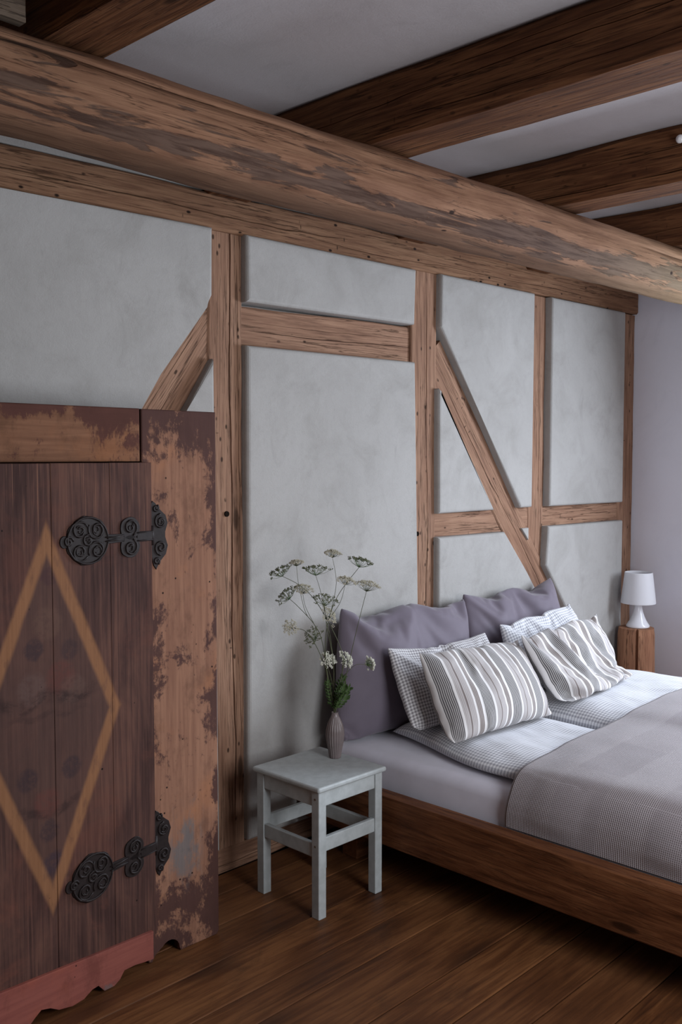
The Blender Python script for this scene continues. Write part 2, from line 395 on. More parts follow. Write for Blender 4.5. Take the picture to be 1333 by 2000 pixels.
# ------------------------------------------------------------------ timber builder
def timber(name, L, w0, w1, depth, mat, parent, seed, cracks=(), wob=.006, wane=.012, endw=None):
    """local X along the length (0..L), width along local Z, front at local y=0 facing -y. cracks: (frac, s0, s1, wander, halfwidth, depth)"""
    ns = max(8, int(L/.045)); cols_mid = 5
    vs, fs = [], []
    cr = sorted(cracks)
    rows = None
    for i in range(ns+1):
        s = L*i/ns; w = w0+(w1-w0)*i/ns
        top = w/2+wob*(N3(s*1.6, seed, 1.3)+.5*N3(s*6, seed, 4.1)); bot = -w/2+wob*(N3(s*1.6, seed, 7.7)+.5*N3(s*6, seed, 9.1))
        ring = []
        wt = wane*(.55+.6*max(-.6, N3(s*2.1, seed, 20.)))
        wb = wane*(.55+.6*max(-.6, N3(s*2.1, seed, 30.)))
        # front face columns bottom -> top
        cols = [(bot+wb, 0, 0)]
        for c in cr:
            fr, s0, s1, wa, hw, dp = c
            pos = bot+(top-bot)*(fr+wa*N3(s*1.3, seed, fr*50)+wa*.25*N3(s*9, seed, fr*50))
            t = sst(s0, s0+.25, s)*(1-sst(s1-.25, s1, s)); t *= .75+.35*N3(s*5, seed, fr*31)
            h = max(.0004, hw*t)
            cols += [(pos-h, .0, 0), (pos, dp*t, 1), (pos+h, .0, 0)]
        cols.append((top-wt, 0, 0))
        full = []
        for a, b in zip(cols[:-1], cols[1:]):
            full.append(a)
            gap = abs(b[0]-a[0])
            if a[2] == 0 and b[2] == 0:
                for k in range(1, 4):
                    full.append((a[0]+(b[0]-a[0])*k/4, 0, 0))
        full.append(cols[-1])
        for z, d, _ in full:
            ring.append((s, d+.0022*N3(s*3, z*14, seed+2)+.001*N3(s*14, z*30, seed+5), z))
        ring += [(s, wt*.9, top), (s, depth*.5, top), (s, depth, top), (s, depth, bot), (s, depth*.5, bot), (s, wb*.9, bot)]
        n = len(ring); vs += ring
    for i in range(ns):
        for k in range(n):
            fs.append((i*n+k, i*n+(k+1) % n, (i+1)*n+(k+1) % n, (i+1)*n+k))
    fs.append(tuple(range(n-1, -1, -1))); fs.append(tuple(ns*n+k for k in range(n)))
    me = bpy.data.meshes.new(name); me.from_pydata(vs, [], fs); me.materials.append(mat)
    bm = bmesh.new(); bm.from_mesh(me); bmesh.ops.recalc_face_normals(bm, faces=bm.faces); bm.to_mesh(me); bm.free()
    o = bpy.data.objects.new(name, me); COL.objects.link(o); o.parent = parent
    return o
def wall_timber(name, p, q, w0, w1, y, mat, parent, seed, cracks=(), depth=.1, **k):
    """p, q centre-line ends (x,z) on the wall"""
    d = Vector((q[0]-p[0], 0, q[1]-p[1])); L = d.length
    o = timber(name, L, w0, w1, depth, mat, parent, seed, cracks, **k)
    o.location = (p[0], y, p[1]); o.rotation_euler = (0, -math.atan2(d.z, d.x), 0)
    return o

# ------------------------------------------------------------------ half-timbered back wall
wb = box('wall_back', XL, XR, 2.96, 3.1, -.06, CEIL, M['plaster'], None, 0); wb['kind'] = 'structure'
PF, PB = 2.86, 2.962
panels = {
 'A': [(-2.59, .1), (.66, .1), (1.923, 1.759), (2.003, 1.881), (2.08, 1.976), (2.207, 2.133), (2.234, 2.18), (2.237, 2.425), (1.421, 2.41), (-2.59, 2.41)],
 'B': [(.92, .1), (2.25, .1), (2.24, 1.951), (2.125, 1.775)],
 'C': [(2.398, 2.175), (3.374, 2.18), (3.383, 2.425), (2.398, 2.425)],
 'D': [(2.392, .1), (3.405, .1), (3.398, .93), (3.379, 2.014), (2.397, 2.012)],
 'E': [(3.562, 2.43), (3.558, 2.188), (3.85, 1.812), (4.222, 1.325), (4.325, 1.325), (4.331, 2.43)],
 'F': [(3.552, 1.323), (3.994, 1.323), (3.556, 1.905), (3.548, 1.9)],
 'G': [(4.491, 1.322), (5.279, 1.317), (5.277, 2.43), (4.495, 2.43)],
 'H': [(3.555, .1), (5.03, .1), (4.28, .986), (4.085, 1.208), (3.55, 1.212)],
 'I': [(5.2, .1), (5.283, .1), (5.283, 1.21), (4.482, 1.216), (4.463, 1.006)],
}
for k, p in panels.items():
    bm_obj('plaster_panel', poly_prism(p, PF, PB, .014, 3), M['plaster'], wb)
bm_obj('plaster_panel', poly_prism([(-2.59, 2.53), (XR-.005, 2.585), (XR-.005, CEIL-.002), (-2.59, CEIL-.002)], 2.895, PB, .004), M['plaster'], wb)
bm_obj('plaster_panel', poly_prism([(4.266, 1.215), (4.33, 1.215), (4.33, 1.15)], 2.885, PB, .004), M['plaster'], wb)
T = lambda *a, **k: wall_timber(*a, **k)
T('post', (2.319, .09), (2.318, 2.43), .160, .165, 2.893, M['timber'], wb, 1.0, [(.36, .0, 2.6, .10, .0045, .035), (.12, .9, 2.2, .05, .002, .01)])
T('post', (3.482, .09), (3.474, 2.43), .168, .180, 2.892, M['timber'], wb, 2.0, [(.40, .1, 2.3, .10, .003, .022), (.7, .6, 1.4, .06, .0015, .01)])
T('post', (4.418, 1.0), (4.413, 2.43), .150, .168, 2.903, M['timber'], wb, 3.0, [(.33, .1, 1.5, .08, .002, .016)])
T('post', (5.372, .09), (5.372, 2.43), .17, .168, 2.897, M['timber'], wb, 4.0, [(.75, .2, 1.2, .08, .002, .01)], wob=.009)
T('rail', (2.38, 2.088), (3.42, 2.092), .155, .158, 2.906, M['timber'], wb, 5.0, [(.42, 0, 1.1, .06, .0022, .018), (.62, .1, .9, .08, .0016, .01)])
T('rail', (3.55, 1.267), (4.36, 1.263), .125, .122, 2.906, M['timber'], wb, 6.0, [(.35, .1, .8, .08, .001, .006)])
T('rail', (4.47, 1.265), (5.30, 1.262), .118, .115, 2.906, M['timber'], wb, 7.0, [(.4, .1, .7, .08, .001, .006)])
T('brace', (3.53, 2.075), (5.13, .08), .185, .17, 2.898, M['timber'], wb, 8.0, [(.45, .1, 2.3, .10, .0025, .02), (.72, .6, 1.7, .06, .0012, .008)])
T('brace', (2.27, 2.10), (.76, .08), .175, .17, 2.8995, M['timber'], wb, 9.0, [(.5, .1, 2.0, .1, .0015, .01), (.3, 0., 1.2, .1, .0012, .008)])
T('wall_plate', (-2.58, 2.457), (5.452, 2.508), .128, .142, 2.878, M['plate'], wb, 10.0, [(.46, 2.9, 5.6, .16, .0032, .03), (.3, 5.2, 7.6, .14, .0018, .015)], wane=.014, wob=.006)
T('sill', (-2.58, .045), (5.45, .045), .10, .10, 2.893, M['timber'], wb, 11.0, [(.35, 4.4, 5.6, .2, .003, .02)], wob=.012)
for (x, z) in ((2.315, 1.375), (3.43, 1.235)):
    bm = bmesh.new(); c = bmesh.ops.create_cone(bm, cap_ends=True, segments=14, radius1=.0105, radius2=.0105, depth=.006)
    for v in c['verts']: v.co = Vector((x+v.co.x, 2.8905+v.co.z, z+v.co.y))
    bm_obj('peg_hole', bm, M['dark'], wb)

# ------------------------------------------------------------------ ceiling joists and the log girder
def joist(x0, x1, z0, y0, y1, seed, label, cracks, ztop=CEIL-.001, wane=.03):
    L = y1-y0; h = ztop-z0
    o = timber('ceiling_joist', L, h, h, x1-x0, M['joist'], None, seed, cracks, wane=wane, wob=.004)
    o.location = (x0, y1, (z0+ztop)/2); o.rotation_euler = (0, 0, -PI/2)
    tag(o, label, 'ceiling beam', 'ceiling joists over the log')
    return o
JZ = 2.545
joist(1.137, 1.305, JZ, YF+.005, 2.89, 21., 'dark ceiling beam at far left corner showing its broad reddish underside', [(.5, .2, 4, .1, .002, .01)])
joist(2.215, 2.412, JZ, YF+.005, 2.89, 22., 'largest dark ceiling beam, crossing the top of the picture above the log', [(.55, .2, 4.2, .12, .002, .012), (.25, .8, 3.2, .1, .0015, .01), (.75, 1, 4, .1, .0015, .01)])
joist(3.255, 3.432, JZ, YF+.005, 2.89, 23., 'second dark ceiling beam from the right, with small white knob on it', [(.6, .2, 4.2, .12, .0015, .01), (.15, .5, 3.5, .06, .003, .02)], wane=.045)
joist(4.26, 4.45, JZ, YF+.005, 2.89, 24., 'short visible end of ceiling beam at right edge above the log', [(.4, .2, 4.2, .12, .0015, .01)])
o = timber('blocking_board', 1.55, .15, .15, .03, M['joist_grey'], None, 31., [(.4, 0, 1.5, .1, .001, .005)], wane=.004)
o.location = (.235+.87-1.55+.0, 2.075, JZ+.092); o.rotation_euler = (math.radians(0), 0, 0)
o.scale.x = .86/1.55; o.location.x = .24
tag(o, 'grey weathered board on top of the log at top left corner', 'board')

def log_girder():
    L = XR+2.55; ns, na = 230, 56; vs, fs = [], []
    for i in range(ns+1):
        x = -2.55+L*i/ns
        tp_ = sst(.6, 2.0, x); R = (.1085+.0085*tp_)*(1+.02*N3(x*.9, 3, 1)); cy = .006*N3(x*.7, 5, 2); cz = .004*N3(x*.6, 8, 2)+.0045*(1-tp_)-.004*tp_
        for k in range(na):
            a = 2*PI*k/na; c, s = math.cos(a), math.sin(a)      # a=0 -> +y (wall side), a=pi -> front
            r = R
            # hewn flats: front face and top
            for (fa, dist) in ((PI*.93, .950), (PI*.5, .985), (PI*1.33, .985), (0.05, .95)):
                cc = math.cos(a-fa)
                if cc > .3: r = min(r, R*dist/cc)
            nn = N3(x*2.2, c*3, s*3)*.006+N3(x*7, c*7, s*7)*.0032
            lower = sst(.1, -.6, s)*sst(.3, -.2, c)
            nn += lower*(.005*N3(x*5, c*16, s*16)+.003*abs(N3(x*16, c*20, s*20)))
            vs.append((x, cy+(r+nn)*c, cz+(r+nn)*s))
        # crack on the front
    def idx(i, k): return i*na+k % na
    for (k0, x0, x1, dp) in ((int(na*.425), -.2, 2.1, .03), (int(na*.46), 3.6, 5.2, .014)):
        for i in range(ns+1):
            x = -2.55+L*i/ns
            t = sst(x0, x0+.3, x)*(1-sst(x1-.3, x1, x))
            if t <= 0: continue
            kk = idx(i, k0); v = Vector(vs[kk]); ctr = Vector((v.x, 0, 0)); n = (v-ctr).normalized()
            a = Vector(vs[idx(i, k0-1)]); b = Vector(vs[idx(i, k0+1)])
            vs[idx(i, k0-1)] = tuple(v+(a-v)*(1-.75*t)); vs[idx(i, k0+1)] = tuple(v+(b-v)*(1-.75*t))
            vs[kk] = tuple(v-n*dp*t*(.7+.5*N3(x*4, 2, 2))+Vector((0, 0, .004*N3(x*6, 1, 1))))
    for i in range(ns):
        for k in range(na): fs.append((idx(i, k), idx(i, k+1), idx(i+1, k+1), idx(i+1, k)))
    fs.append(tuple(range(na))); fs.append(tuple(ns*na+k for k in range(na-1, -1, -1)))
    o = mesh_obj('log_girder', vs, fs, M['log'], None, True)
    bm = bmesh.new(); bm.from_mesh(o.data); bmesh.ops.recalc_face_normals(bm, faces=bm.faces); bm.to_mesh(o.data); bm.free()
    o.location = (0, 2.105, 2.428)
    tag(o, 'long rough-hewn round log girder running under the ceiling beams', 'log beam')
log_girder()
# small white knob on the joist side
v, f = lathe([(0, 0), (.009, 0), (.009, .008), (.006, .011), (.013, .016), (.015, .024), (.011, .032), (0, .035)], 20)
o = mesh_obj('porcelain_knob', v, f, M['porcelain'], None, True); o.location = (3.257, 1.563, 2.675); o.rotation_euler = (0, -PI/2, 0)
tag(o, 'tiny white round knob on dark ceiling beam at right edge', 'knob')

# ------------------------------------------------------------------ painted wardrobe
WY = 2.52
def worn_paint(name, bare, bare2, pnt, thr, edge, blue=False):
    """bare wood (grain vertical = local z) under worn paint; edge = (coord, from, to) adds paint towards one side"""
    s = NT(name); co = s.obj(); x, y, z = s.sep(co)[:3]
    gv = (22, 22, 1.3) if edge[0] != 'r' else (1.3, 22, 22)
    g = s.noise(s.mapping(co, gv), 3.0, 6, .6, .4)
    col = s.mix(s.mr(g, .3, .7), bare2, bare)
    n = s.noise(co, 5.5, 10, .72, .5); n2 = s.noise(s.mapping(co, (1.0, 1, .5)), 24, 8, .75)
    nn = s.ma('ADD', s.ma('MULTIPLY', n, .6), s.ma('MULTIPLY', n2, .4))
    col = s.mix(s.ma('MULTIPLY', s.mr(s.noise(s.mapping(co, (1, 1, .6)), 11, 7, .7), .48, .68), .45), col, tuple(c*.45 for c in bare2))
    col = s.mix(s.ma('MULTIPLY', s.mr(s.noise(s.mapping(co, loc=(5, 5, 5)), 4, 5, .6), .52, .7), .5), col, (bare[0]*1.25, bare[1]*1.05, bare[2]*.8))
    for (ax, a, b, amt) in edge[1]:
        nn = s.ma('ADD', nn, s.ma('MULTIPLY', s.mr({'x': x, 'z': z}[ax], a, b), amt))
    m = s.mr(nn, thr, thr+.06)
    pc = s.mix(s.noise(co, 12, 4), pnt, tuple(c*1.9 for c in pnt))
    col = s.mix(s.ma('MULTIPLY', m, .92), col, pc)
    if blue:
        zz = s.ma('MULTIPLY', s.mr(z, .16, .28), s.mr(z, .42, .55, 1, 0)); xx = s.ma('MULTIPLY', s.mr(x, 1.76, 1.80), s.mr(x, 1.88, 1.92, 1, 0))
        bm_ = s.ma('MULTIPLY', s.ma('MULTIPLY', zz, xx), s.mr(s.noise(s.mapping(co, (1, 1, .5)), 16, 6, .7), .44, .60))
        col = s.mix(s.ma('MULTIPLY', bm_, .8), col, (.13, .125, .125))
    v = s.vor(co, 26); hm = s.ma('MULTIPLY', s.mr(v, .06, .11, 1, 0), s.mr(s.noise(co, 9, 1), .54, .6))
    col = s.mix(hm, col, (.015, .008, .006))
    s.bump(s.ma('ADD', s.ma('MULTIPLY', g, .5), s.ma('MULTIPLY', m, .4)), .3, .004)
    return s.out(col, .75, .1)
M['stile'] = worn_paint('worn_stile_paint', (.30, .155, .098), (.215, .105, .068), (.045, .022, .020), .535,
    ('s', [('x', 1.90, 1.99, .10), ('z', 1.50, 1.74, .12), ('z', .45, .05, .10), ('x', 1.73, 1.70, .05)]), True)
M['toprail'] = worn_paint('worn_rail_paint', (.235, .115, .066), (.165, .078, .045), (.055, .022, .018), .53, ('r', [('z', 1.66, 1.75, .12), ('x', 1.40, 1.62, .04)]))
M['skirt'] = worn_paint('worn_red_paint', (.26, .085, .065), (.21, .065, .052), (.10, .065, .06), .60, ('r', [('z', .055, .0, .12)]))
def door_paint():
    s = NT('painted_door_boards'); co = s.obj(); x, y, z = s.sep(co)[:3]     # local x: 0 at hinge side, negative to the left
    xc = s.ma('SUBTRACT', x, -.368); zc = s.ma('SUBTRACT', z, .853)
    g = s.noise(s.mapping(co, (30, 30, 1.0)), 3.0, 6, .62, .3); b = s.noise(s.mapping(co, (3, 3, 1.4)), 1.6, 5, .6, .6)
    f = s.ma('ADD', s.ma('MULTIPLY', g, .5), s.ma('MULTIPLY', b, .5))
    col = s.ramp(f, [(.32, (.024, .012, .011)), (.47, (.062, .031, .026)), (.62, (.125, .060, .044))])
    red = s.mr(s.noise(co, 3.3, 6, .65, .7), .50, .66); low = s.mr(z, .62, .15)
    col = s.mix(s.ma('MULTIPLY', red, s.ma('ADD', s.ma('MULTIPLY', low, .45), .3)), col, (.145, .055, .038))
    strk = s.mr(s.noise(s.mapping(co, (60, 60, .6)), 3.0, 4, .7), .56, .68); hi = s.mr(z, 1.25, 1.5)
    col = s.mix(s.ma('MULTIPLY', strk, s.ma('ADD', s.ma('MULTIPLY', hi, .75), .22)), col, (.20, .10, .065))
    # inside the lozenge a little paler and purplish, with faded flowers
    d = s.ma('ADD', s.ma('DIVIDE', s.ma('ABSOLUTE', xc), .222), s.ma('DIVIDE', s.ma('ABSOLUTE', zc), .512))
    ins = s.mr(d, .92, 1.0, 1, 0)
    pal = s.mix(s.noise(s.mapping(co, (16, 16, 2.5)), 2.0, 6, .65), (.045, .024, .022), (.12, .066, .052))
    col = s.mix(s.ma('MULTIPLY', ins, .65), col, pal)
    pet = s.noise(co, 55, 4, .7)
    wx = s.ma('ADD', x, s.ma('MULTIPLY', s.ma('SUBTRACT', s.noise(co, 30, 3), .5), .02)); wz = s.ma('ADD', z, s.ma('MULTIPLY', s.ma('SUBTRACT', s.noise(s.mapping(co, loc=(3, 3, 3)), 30, 3), .5), .02))
    def spot(cx, cz, r, amt, colr):
        nonlocal col
        dd = s.ma('SQRT', s.ma('ADD', s.ma('POWER', s.ma('SUBTRACT', wx, cx), 2.0), s.ma('POWER', s.ma('SUBTRACT', wz, cz), 2.0)))
        m = s.ma('MULTIPLY', s.mr(dd, r*.7, r*1.15, 1, 0), s.mr(pet, .36, .55, .35, 1))
        col = s.mix(s.ma('MULTIPLY', m, amt), col, colr)
    DK = (.022, .018, .026); RD = (.13, .040, .032)
    for (cx, cz, r, a, cc) in ((-.415, 1.06, .032, .55, DK), (-.30, 1.045, .032, .4, DK), (-.36, 1.26, .028, .45, (.05, .022, .028)), (-.44, .70, .034, .5, DK), (-.30, .705, .034, .5, DK),
                               (-.375, .54, .034, .5, DK), (-.33, .97, .05, .4, RD), (-.38, .62, .045, .4, RD), (-.36, .44, .04, .5, (.025, .022, .04)), (-.37, 1.13, .05, .3, (.15, .085, .06)), (-.42, .95, .05, .35, (.13, .085, .075)), (-.29, .93, .045, .35, (.12, .075, .06))):
        spot(cx, cz, r, a, cc)
    # faded dark scroll bands
    brk = s.mr(s.noise(s.mapping(co, (9, 9, 14)), 2.0, 6, .7), .40, .60, .15, 1)
    def band(z0, amp, per, th, xa, xb, amt):
        nonlocal col
        cv = s.ma('ADD', s.ma('MULTIPLY', s.ma('COSINE', s.ma('MULTIPLY', s.ma('ADD', x, .368), per)), amp), z0)
        m = s.mr(s.ma('ABSOLUTE', s.ma('SUBTRACT', wz, cv)), th*.3, th*1.3, 1, 0)
        m = s.ma('MULTIPLY', m, s.ma('MULTIPLY', s.mr(x, xa-.03, xa+.03), s.mr(x, xb-.03, xb+.03, 1, 0)))
        col = s.mix(s.ma('MULTIPLY', s.ma('MULTIPLY', m, brk), amt), col, (.024, .014, .014))
    band(.915, .012, 38, .022, -.53, -.22, .7); band(.60, -.012, 30, .016, -.47, -.27, .55); band(.87, .008, 60, .01, -.5, -.25, .35); band(.40, .006, 40, .012, -.42, -.31, .5)
    # lozenge band
    wob = s.ma('MULTIPLY', s.ma('SUBTRACT', s.noise(co, 8, 3), .5), .05)
    lz = s.ma('ABSOLUTE', s.ma('SUBTRACT', s.ma('ADD', d, wob), 1.0))
    lm = s.ma('MULTIPLY', s.mr(lz, .05, .125, 1, 0), s.mr(s.noise(s.mapping(co, (14, 14, 5)), 3, 5), .30, .48, .55, 1))
    lc = s.mix(g, (.19, .085, .04), (.30, .145, .07))
    col = s.mix(s.ma('MULTIPLY', lm, .88), col, lc)
    v = s.vor(co, 22); hm = s.ma('MULTIPLY', s.mr(v, .05, .09, 1, 0), s.mr(s.noise(co, 9, 1), .54, .6)); col = s.mix(hm, col, (.01, .006, .005))
    s.bump(s.ma('ADD', g, s.ma('MULTIPLY', lm, -.3)), .25, .003)
    return s.out(col, .7, .1)
M['door'] = door_paint()

wr = empty('painted_wardrobe', (0, 0, 0))
tag(wr, 'old painted wooden wardrobe with lozenge door and iron hinges at left', 'wardrobe')
def arc(cx, cz, r, a0, a1, n=8): return [(cx+r*math.cos(math.radians(a0+(a1-a0)*i/n)), cz+r*math.sin(math.radians(a0+(a1-a0)*i/n))) for i in range(n+1)]
# right stile with cut-out foot
st = [(1.690, .02), (1.697, .002), (1.708, .0), (1.716, .012)]+[(1.722, .03)]+arc(1.775, .012, .042, 160, 0, 8)+[(1.817, .0), (1.965, .0), (1.974, .012), (1.975, 1.736), (1.690, 1.738)]
bm_obj('stile', poly_prism(st, WY, WY+.035, .004, 2), M['stile'], wr)
stl = [(-x+2.74, z) for x, z in reversed(st)]
bm_obj('stile', poly_prism(stl, WY, WY+.035, .004, 2), M['stile'], wr)
bm_obj('top_rail', poly_prism([(1.052, 1.578), (1.686, 1.578), (1.686, 1.739), (1.052, 1.742)], WY+.002, WY+.033, .004, 2), M['toprail'], wr)
bm_obj('bottom_rail', poly_prism([(1.052, .07), (1.686, .07), (1.686, .16), (1.052, .16)], WY+.004, WY+.033, .003, 2), M['carcass'], wr)
box('side_panel', 1.935, 1.965, WY+.036, 2.855, .0, 1.735, M['carcass'], wr)
box('side_panel', .775, .805, WY+.036, 2.855, .0, 1.735, M['carcass'], wr)
box('back_panel', .807, 1.933, 2.835, 2.853, .08, 1.733, M['carcass'], wr)
box('top_panel', .807, 1.933, WY+.036, 2.833, 1.70, 1.733, M['carcass'], wr)
box('bottom_panel', .807, 1.933, WY+.036, 2.833, .08, .105, M['carcass'], wr)
# door, ajar by a few degrees about its right edge; local origin = hinge edge at floor level, front face y=0
HX, HY, HA = 1.713, WY-.018, math.radians(4.0)
DW = .674
def in_door(o): o.location = (HX, HY, 0); o.rotation_euler = (0, 0, HA); return o
bm = bmesh.new(); bm_box(bm, -DW+.03, -.05, .0164, .0176, .09, 1.56)
dr = in_door(bm_obj('door', bm, M['carcass'], wr))
bx = [-DW, -.545, -.352, -.155, 0]
ztop = [1.577, 1.576, 1.575, 1.575, 1.574]
for i in range(4):
    a, b = bx[i]+.0004, bx[i+1]-.0004
    o = bm_obj('door_board', poly_prism([(a, .10), (b, .10), (b, 1.575), (a, 1.5755)], 0.0004*(i % 2), .0162, .0012, 1), M['door'], dr)
# scalloped red skirt board along the bottom of the door (front of the boards)
def skirt():
    L = [(-.673, .149), (-.022, .119)]
    low = [(-.022, .030), (-.052, .034), (-.094, .042), (-.135, .042), (-.148, .019), (-.171, .006), (-.206, .006), (-.227, .034), (-.25, .031), (-.277, .012), (-.317, .008), (-.362, .017), (-.389, .037), (-.419, .045),
           (-.437, .030), (-.458, .012), (-.50, .006), (-.535, .012), (-.56, .036), (-.60, .04), (-.673, .034)]
    return L+low
bm_obj('skirt_board', poly_prism(list(reversed(skirt())), -.012, -.0003, .002, 2), M['skirt'], dr)
# ornate hinges: relief plate plus raised scrolls
def spiral(cx, cz, r0, turns, a0, dirn, n=26, r1=.25):
    return [(cx+r0*(1-(1-r1)*i/n)*math.cos(a0+dirn*turns*2*PI*i/n), cz+r0*(1-(1-r1)*i/n)*math.sin(a0+dirn*turns*2*PI*i/n)) for i in range(n+1)]
def hinge(name, zc, slope, label, seed):
    """local x as on the door: 0 = stile edge of the door; leaf to the left, T plate on the stile to the right"""
    rng = random.Random(seed)
    def disc(cx, cz, rx, rz, n=28, lob=0, amp=0, ph=0): return [(cx+rx*(1+amp*math.cos(lob*2*PI*i/n+ph))*math.cos(2*PI*i/n), cz+rz*(1+amp*math.cos(lob*2*PI*i/n+ph))*math.sin(2*PI*i/n)) for i in range(n)]
    sk = lambda pts: [(x, z+zc+slope*x) for x, z in pts]
    leaf = [disc(-.235, 0, .072, .070, 40, 7, .045, .4), disc(-.312, .0, .016, .018, 14),
            [(-.17, .014), (-.17, -.014), (-.105, -.012), (-.105, .012)], disc(-.085, .027, .036, .034, 26, 5, .03), disc(-.085, -.027, .036, .034, 26, 5, .03),
            [(-.06, .016), (-.06, -.016), (-.002, -.015), (-.002, .015)]]
    bm = bmesh.new()
    for q in leaf:
        q = sk(q); p = poly_prism(list(q), -.004, 0, .0012, 1); me = bpy.data.meshes.new('tmp'); p.to_mesh(me); p.free(); bm.from_mesh(me); bpy.data.meshes.remove(me)
    h = in_door(bm_obj(name, bm, M['iron'], wr)); h['label'] = label
    curves = []
    for (cx, cz, r, a) in ((-.262, .030, .028, .3), (-.205, .030, .030, 2.6), (-.262, -.032, .028, -.5), (-.205, -.030, .030, 3.6), (-.235, 0, .018, 1.0), (-.300, 0, .016, 0), (-.085, .030, .026, -1.2), (-.085, -.030, .026, 1.2)):
        curves.append((spiral(cx, cz, r, 1.35, a, 1 if cz >= 0 else -1), .0042)); 
        curves.append((spiral(cx, cz, r*.55, .9, a+2.2, -1 if cz >= 0 else 1, 16), .003))
    curves.append(([(-.235+.069*math.cos(t*.2), .067*math.sin(t*.2)) for t in range(32)], .0038))
    curves.append(([(-.175, .006), (-.14, .004), (-.11, .007)], .0035)); curves.append(([(-.175, -.006), (-.14, -.004), (-.11, -.007)], .0035))
    curves.append(([(-.06, .012), (0, .012)], .003)); curves.append(([(-.06, -.012), (0, -.012)], .003))
    parts = []
    for c, r in curves:
        P = [(x, -.0045, z) for x, z in sk(c)]; n = len(P)
        parts.append(tube(P, [r*(1-.4*abs(2*i/(n-1)-1)**3) for i in range(n)], 6))
    V, F = join(parts)
    mesh_obj('scroll_relief', V, F, M['iron'], h, True)
    # T plate on the stile, stands on the stile face
    tp = [(.004, .0), (.004, .055), (-.002, .085), (.012, .105), (.022, .098), (.034, .080), (.060, .060), (.068, .035), (.056, .008), (.056, -.008), (.068, -.035), (.060, -.062), (.034, -.085), (.024, -.108), (.014, -.095), (.004, -.060)]
    ox = HX
    bm = poly_prism([(ox+x, z+zc+slope*.3*x) for x, z in reversed(tp)], WY-.0045, WY, .0012, 1)
    tpo = bm_obj('hinge_plate', bm, M['iron'], wr)
    parts = []
    for (cx, cz, r, a, dn) in ((.040, .040, .023, 1.6, 1), (.040, -.040, .023, -1.6, -1), (.022, .082, .011, 1, -1), (.024, -.082, .011, -1, 1)):
        for rr, tn, aa, q in ((r, 1.3, a, .0040), (r*.5, .9, a+2, .003)):
            P = [(ox+x, WY-.005, z+zc) for x, z in spiral(cx, cz, rr, tn, aa, dn)]
            parts.append(tube(P, [q]*len(P), 6))
    parts.append(tube([(ox+.002, WY-.012, zc-.03), (ox+.002, WY-.012, zc+.03)], [.0075, .0075], 10))
    V, F = join(parts); mesh_obj('scroll_relief', V, F, M['iron'], tpo, True)
hinge('hinge', 1.352, 0.0, 'black wrought iron scrolled strap hinge near the top of the door', 1)
hinge('hinge', .380, .08, 'black wrought iron scrolled strap hinge near the foot of the door', 2)

# ------------------------------------------------------------------ stool
sx0, sx1, sy0, sy1 = 2.262, 2.600, 2.338, 2.680
stl_ = empty('wooden_stool', ((sx0+sx1)/2, (sy0+sy1)/2, 0))
tag(stl_, 'grey-green painted square wooden stool used as bedside table', 'stool')
def spart(name, x0, x1, y0, y1, z0, z1, bev=.003, seg=2):
    cx, cy = stl_.location.x, stl_.location.y
    return box(name, x0-cx, x1-cx, y0-cy, y1-cy, z0, z1, M['stool'], stl_, bev, seg)
spart('seat', sx0-.004, sx1+.004, sy0-.004, sy1+.004, .447, .466, .0075, 4)
lg = .036; ix0, ix1, iy0, iy1 = sx0+.006, sx1-.010, sy0+.006, sy1-.012
for (a, b) in ((ix0, iy0), (ix1-lg, iy0), (ix0, iy1-lg), (ix1-lg, iy1-lg)):
    spart('leg', a, a+lg, b, b+lg, 0, .4465, .0025)
for z0, z1, nm in ((.392, .4465, 'apron'), (.232, .282, 'stretcher')):
    t = .018
    spart(nm, ix0+lg, ix1-lg, iy0+.004, iy0+.004+t, z0, z1)
    spart(nm, ix0+lg, ix1-lg, iy1-.004-t, iy1-.004, z0, z1)
    spart(nm, ix0+.004, ix0+.004+t, iy0+lg, iy1-lg, z0-(.02 if nm == 'stretcher' else 0), z1-(.02 if nm == 'stretcher' else 0))
    spart(nm, ix1-.004-t, ix1-.004, iy0+lg, iy1-lg, z0-(.02 if nm == 'stretcher' else 0), z1-(.02 if nm == 'stretcher' else 0))

for z in (.42, .255):
    bm = bmesh.new(); c = bmesh.ops.create_cone(bm, cap_ends=True, segments=12, radius1=.004, radius2=.004, depth=.001)
    for v in c['verts']: v.co = Vector((ix0-.0004+v.co.z-stl_.location.x, iy0+.018+v.co.x-stl_.location.y, z+v.co.y))
    bm_obj('screw_plug', bm, M['joist_grey'], stl_)

# ------------------------------------------------------------------ vase and flowers
VX, VY, VZ = 2.543, 2.54, .4662
prof = [(0, .0), (.020, 0), (.0225, .003), (.0265, .03), (.0325, .06), (.0355, .085), (.0345, .105), (.029, .128), (.020, .148), (.0135, .160), (.0118, .168), (.0128, .173), (.0108, .173), (.0095, .166), (.012, .15), (.02, .135), (0, .13)]
pr2 = []
for (a, b) in zip(prof[:-1], prof[1:]):
    for k in range(3): pr2.append((a[0]+(b[0]-a[0])*k/3, a[1]+(b[1]-a[1])*k/3))
pr2.append(prof[-1])
v, f = lathe(pr2, 132, .0028, 22)
o = mesh_obj('ribbed_vase', v, f, M['vase'], None, True); o.location = (VX, VY, VZ)
tag(o, 'small ribbed taupe ceramic bottle vase on the grey-green stool', 'vase')
MOUTH = Vector((2.549, 2.546, .637))
OCT = [(1, 0, 0), (-1, 0, 0), (0, 1, 0), (0, -1, 0), (0, 0, 1), (0, 0, -1)]
OCF = [(0, 2, 4), (2, 1, 4), (1, 3, 4), (3, 0, 4), (2, 0, 5), (1, 2, 5), (3, 1, 5), (0, 3, 5)]
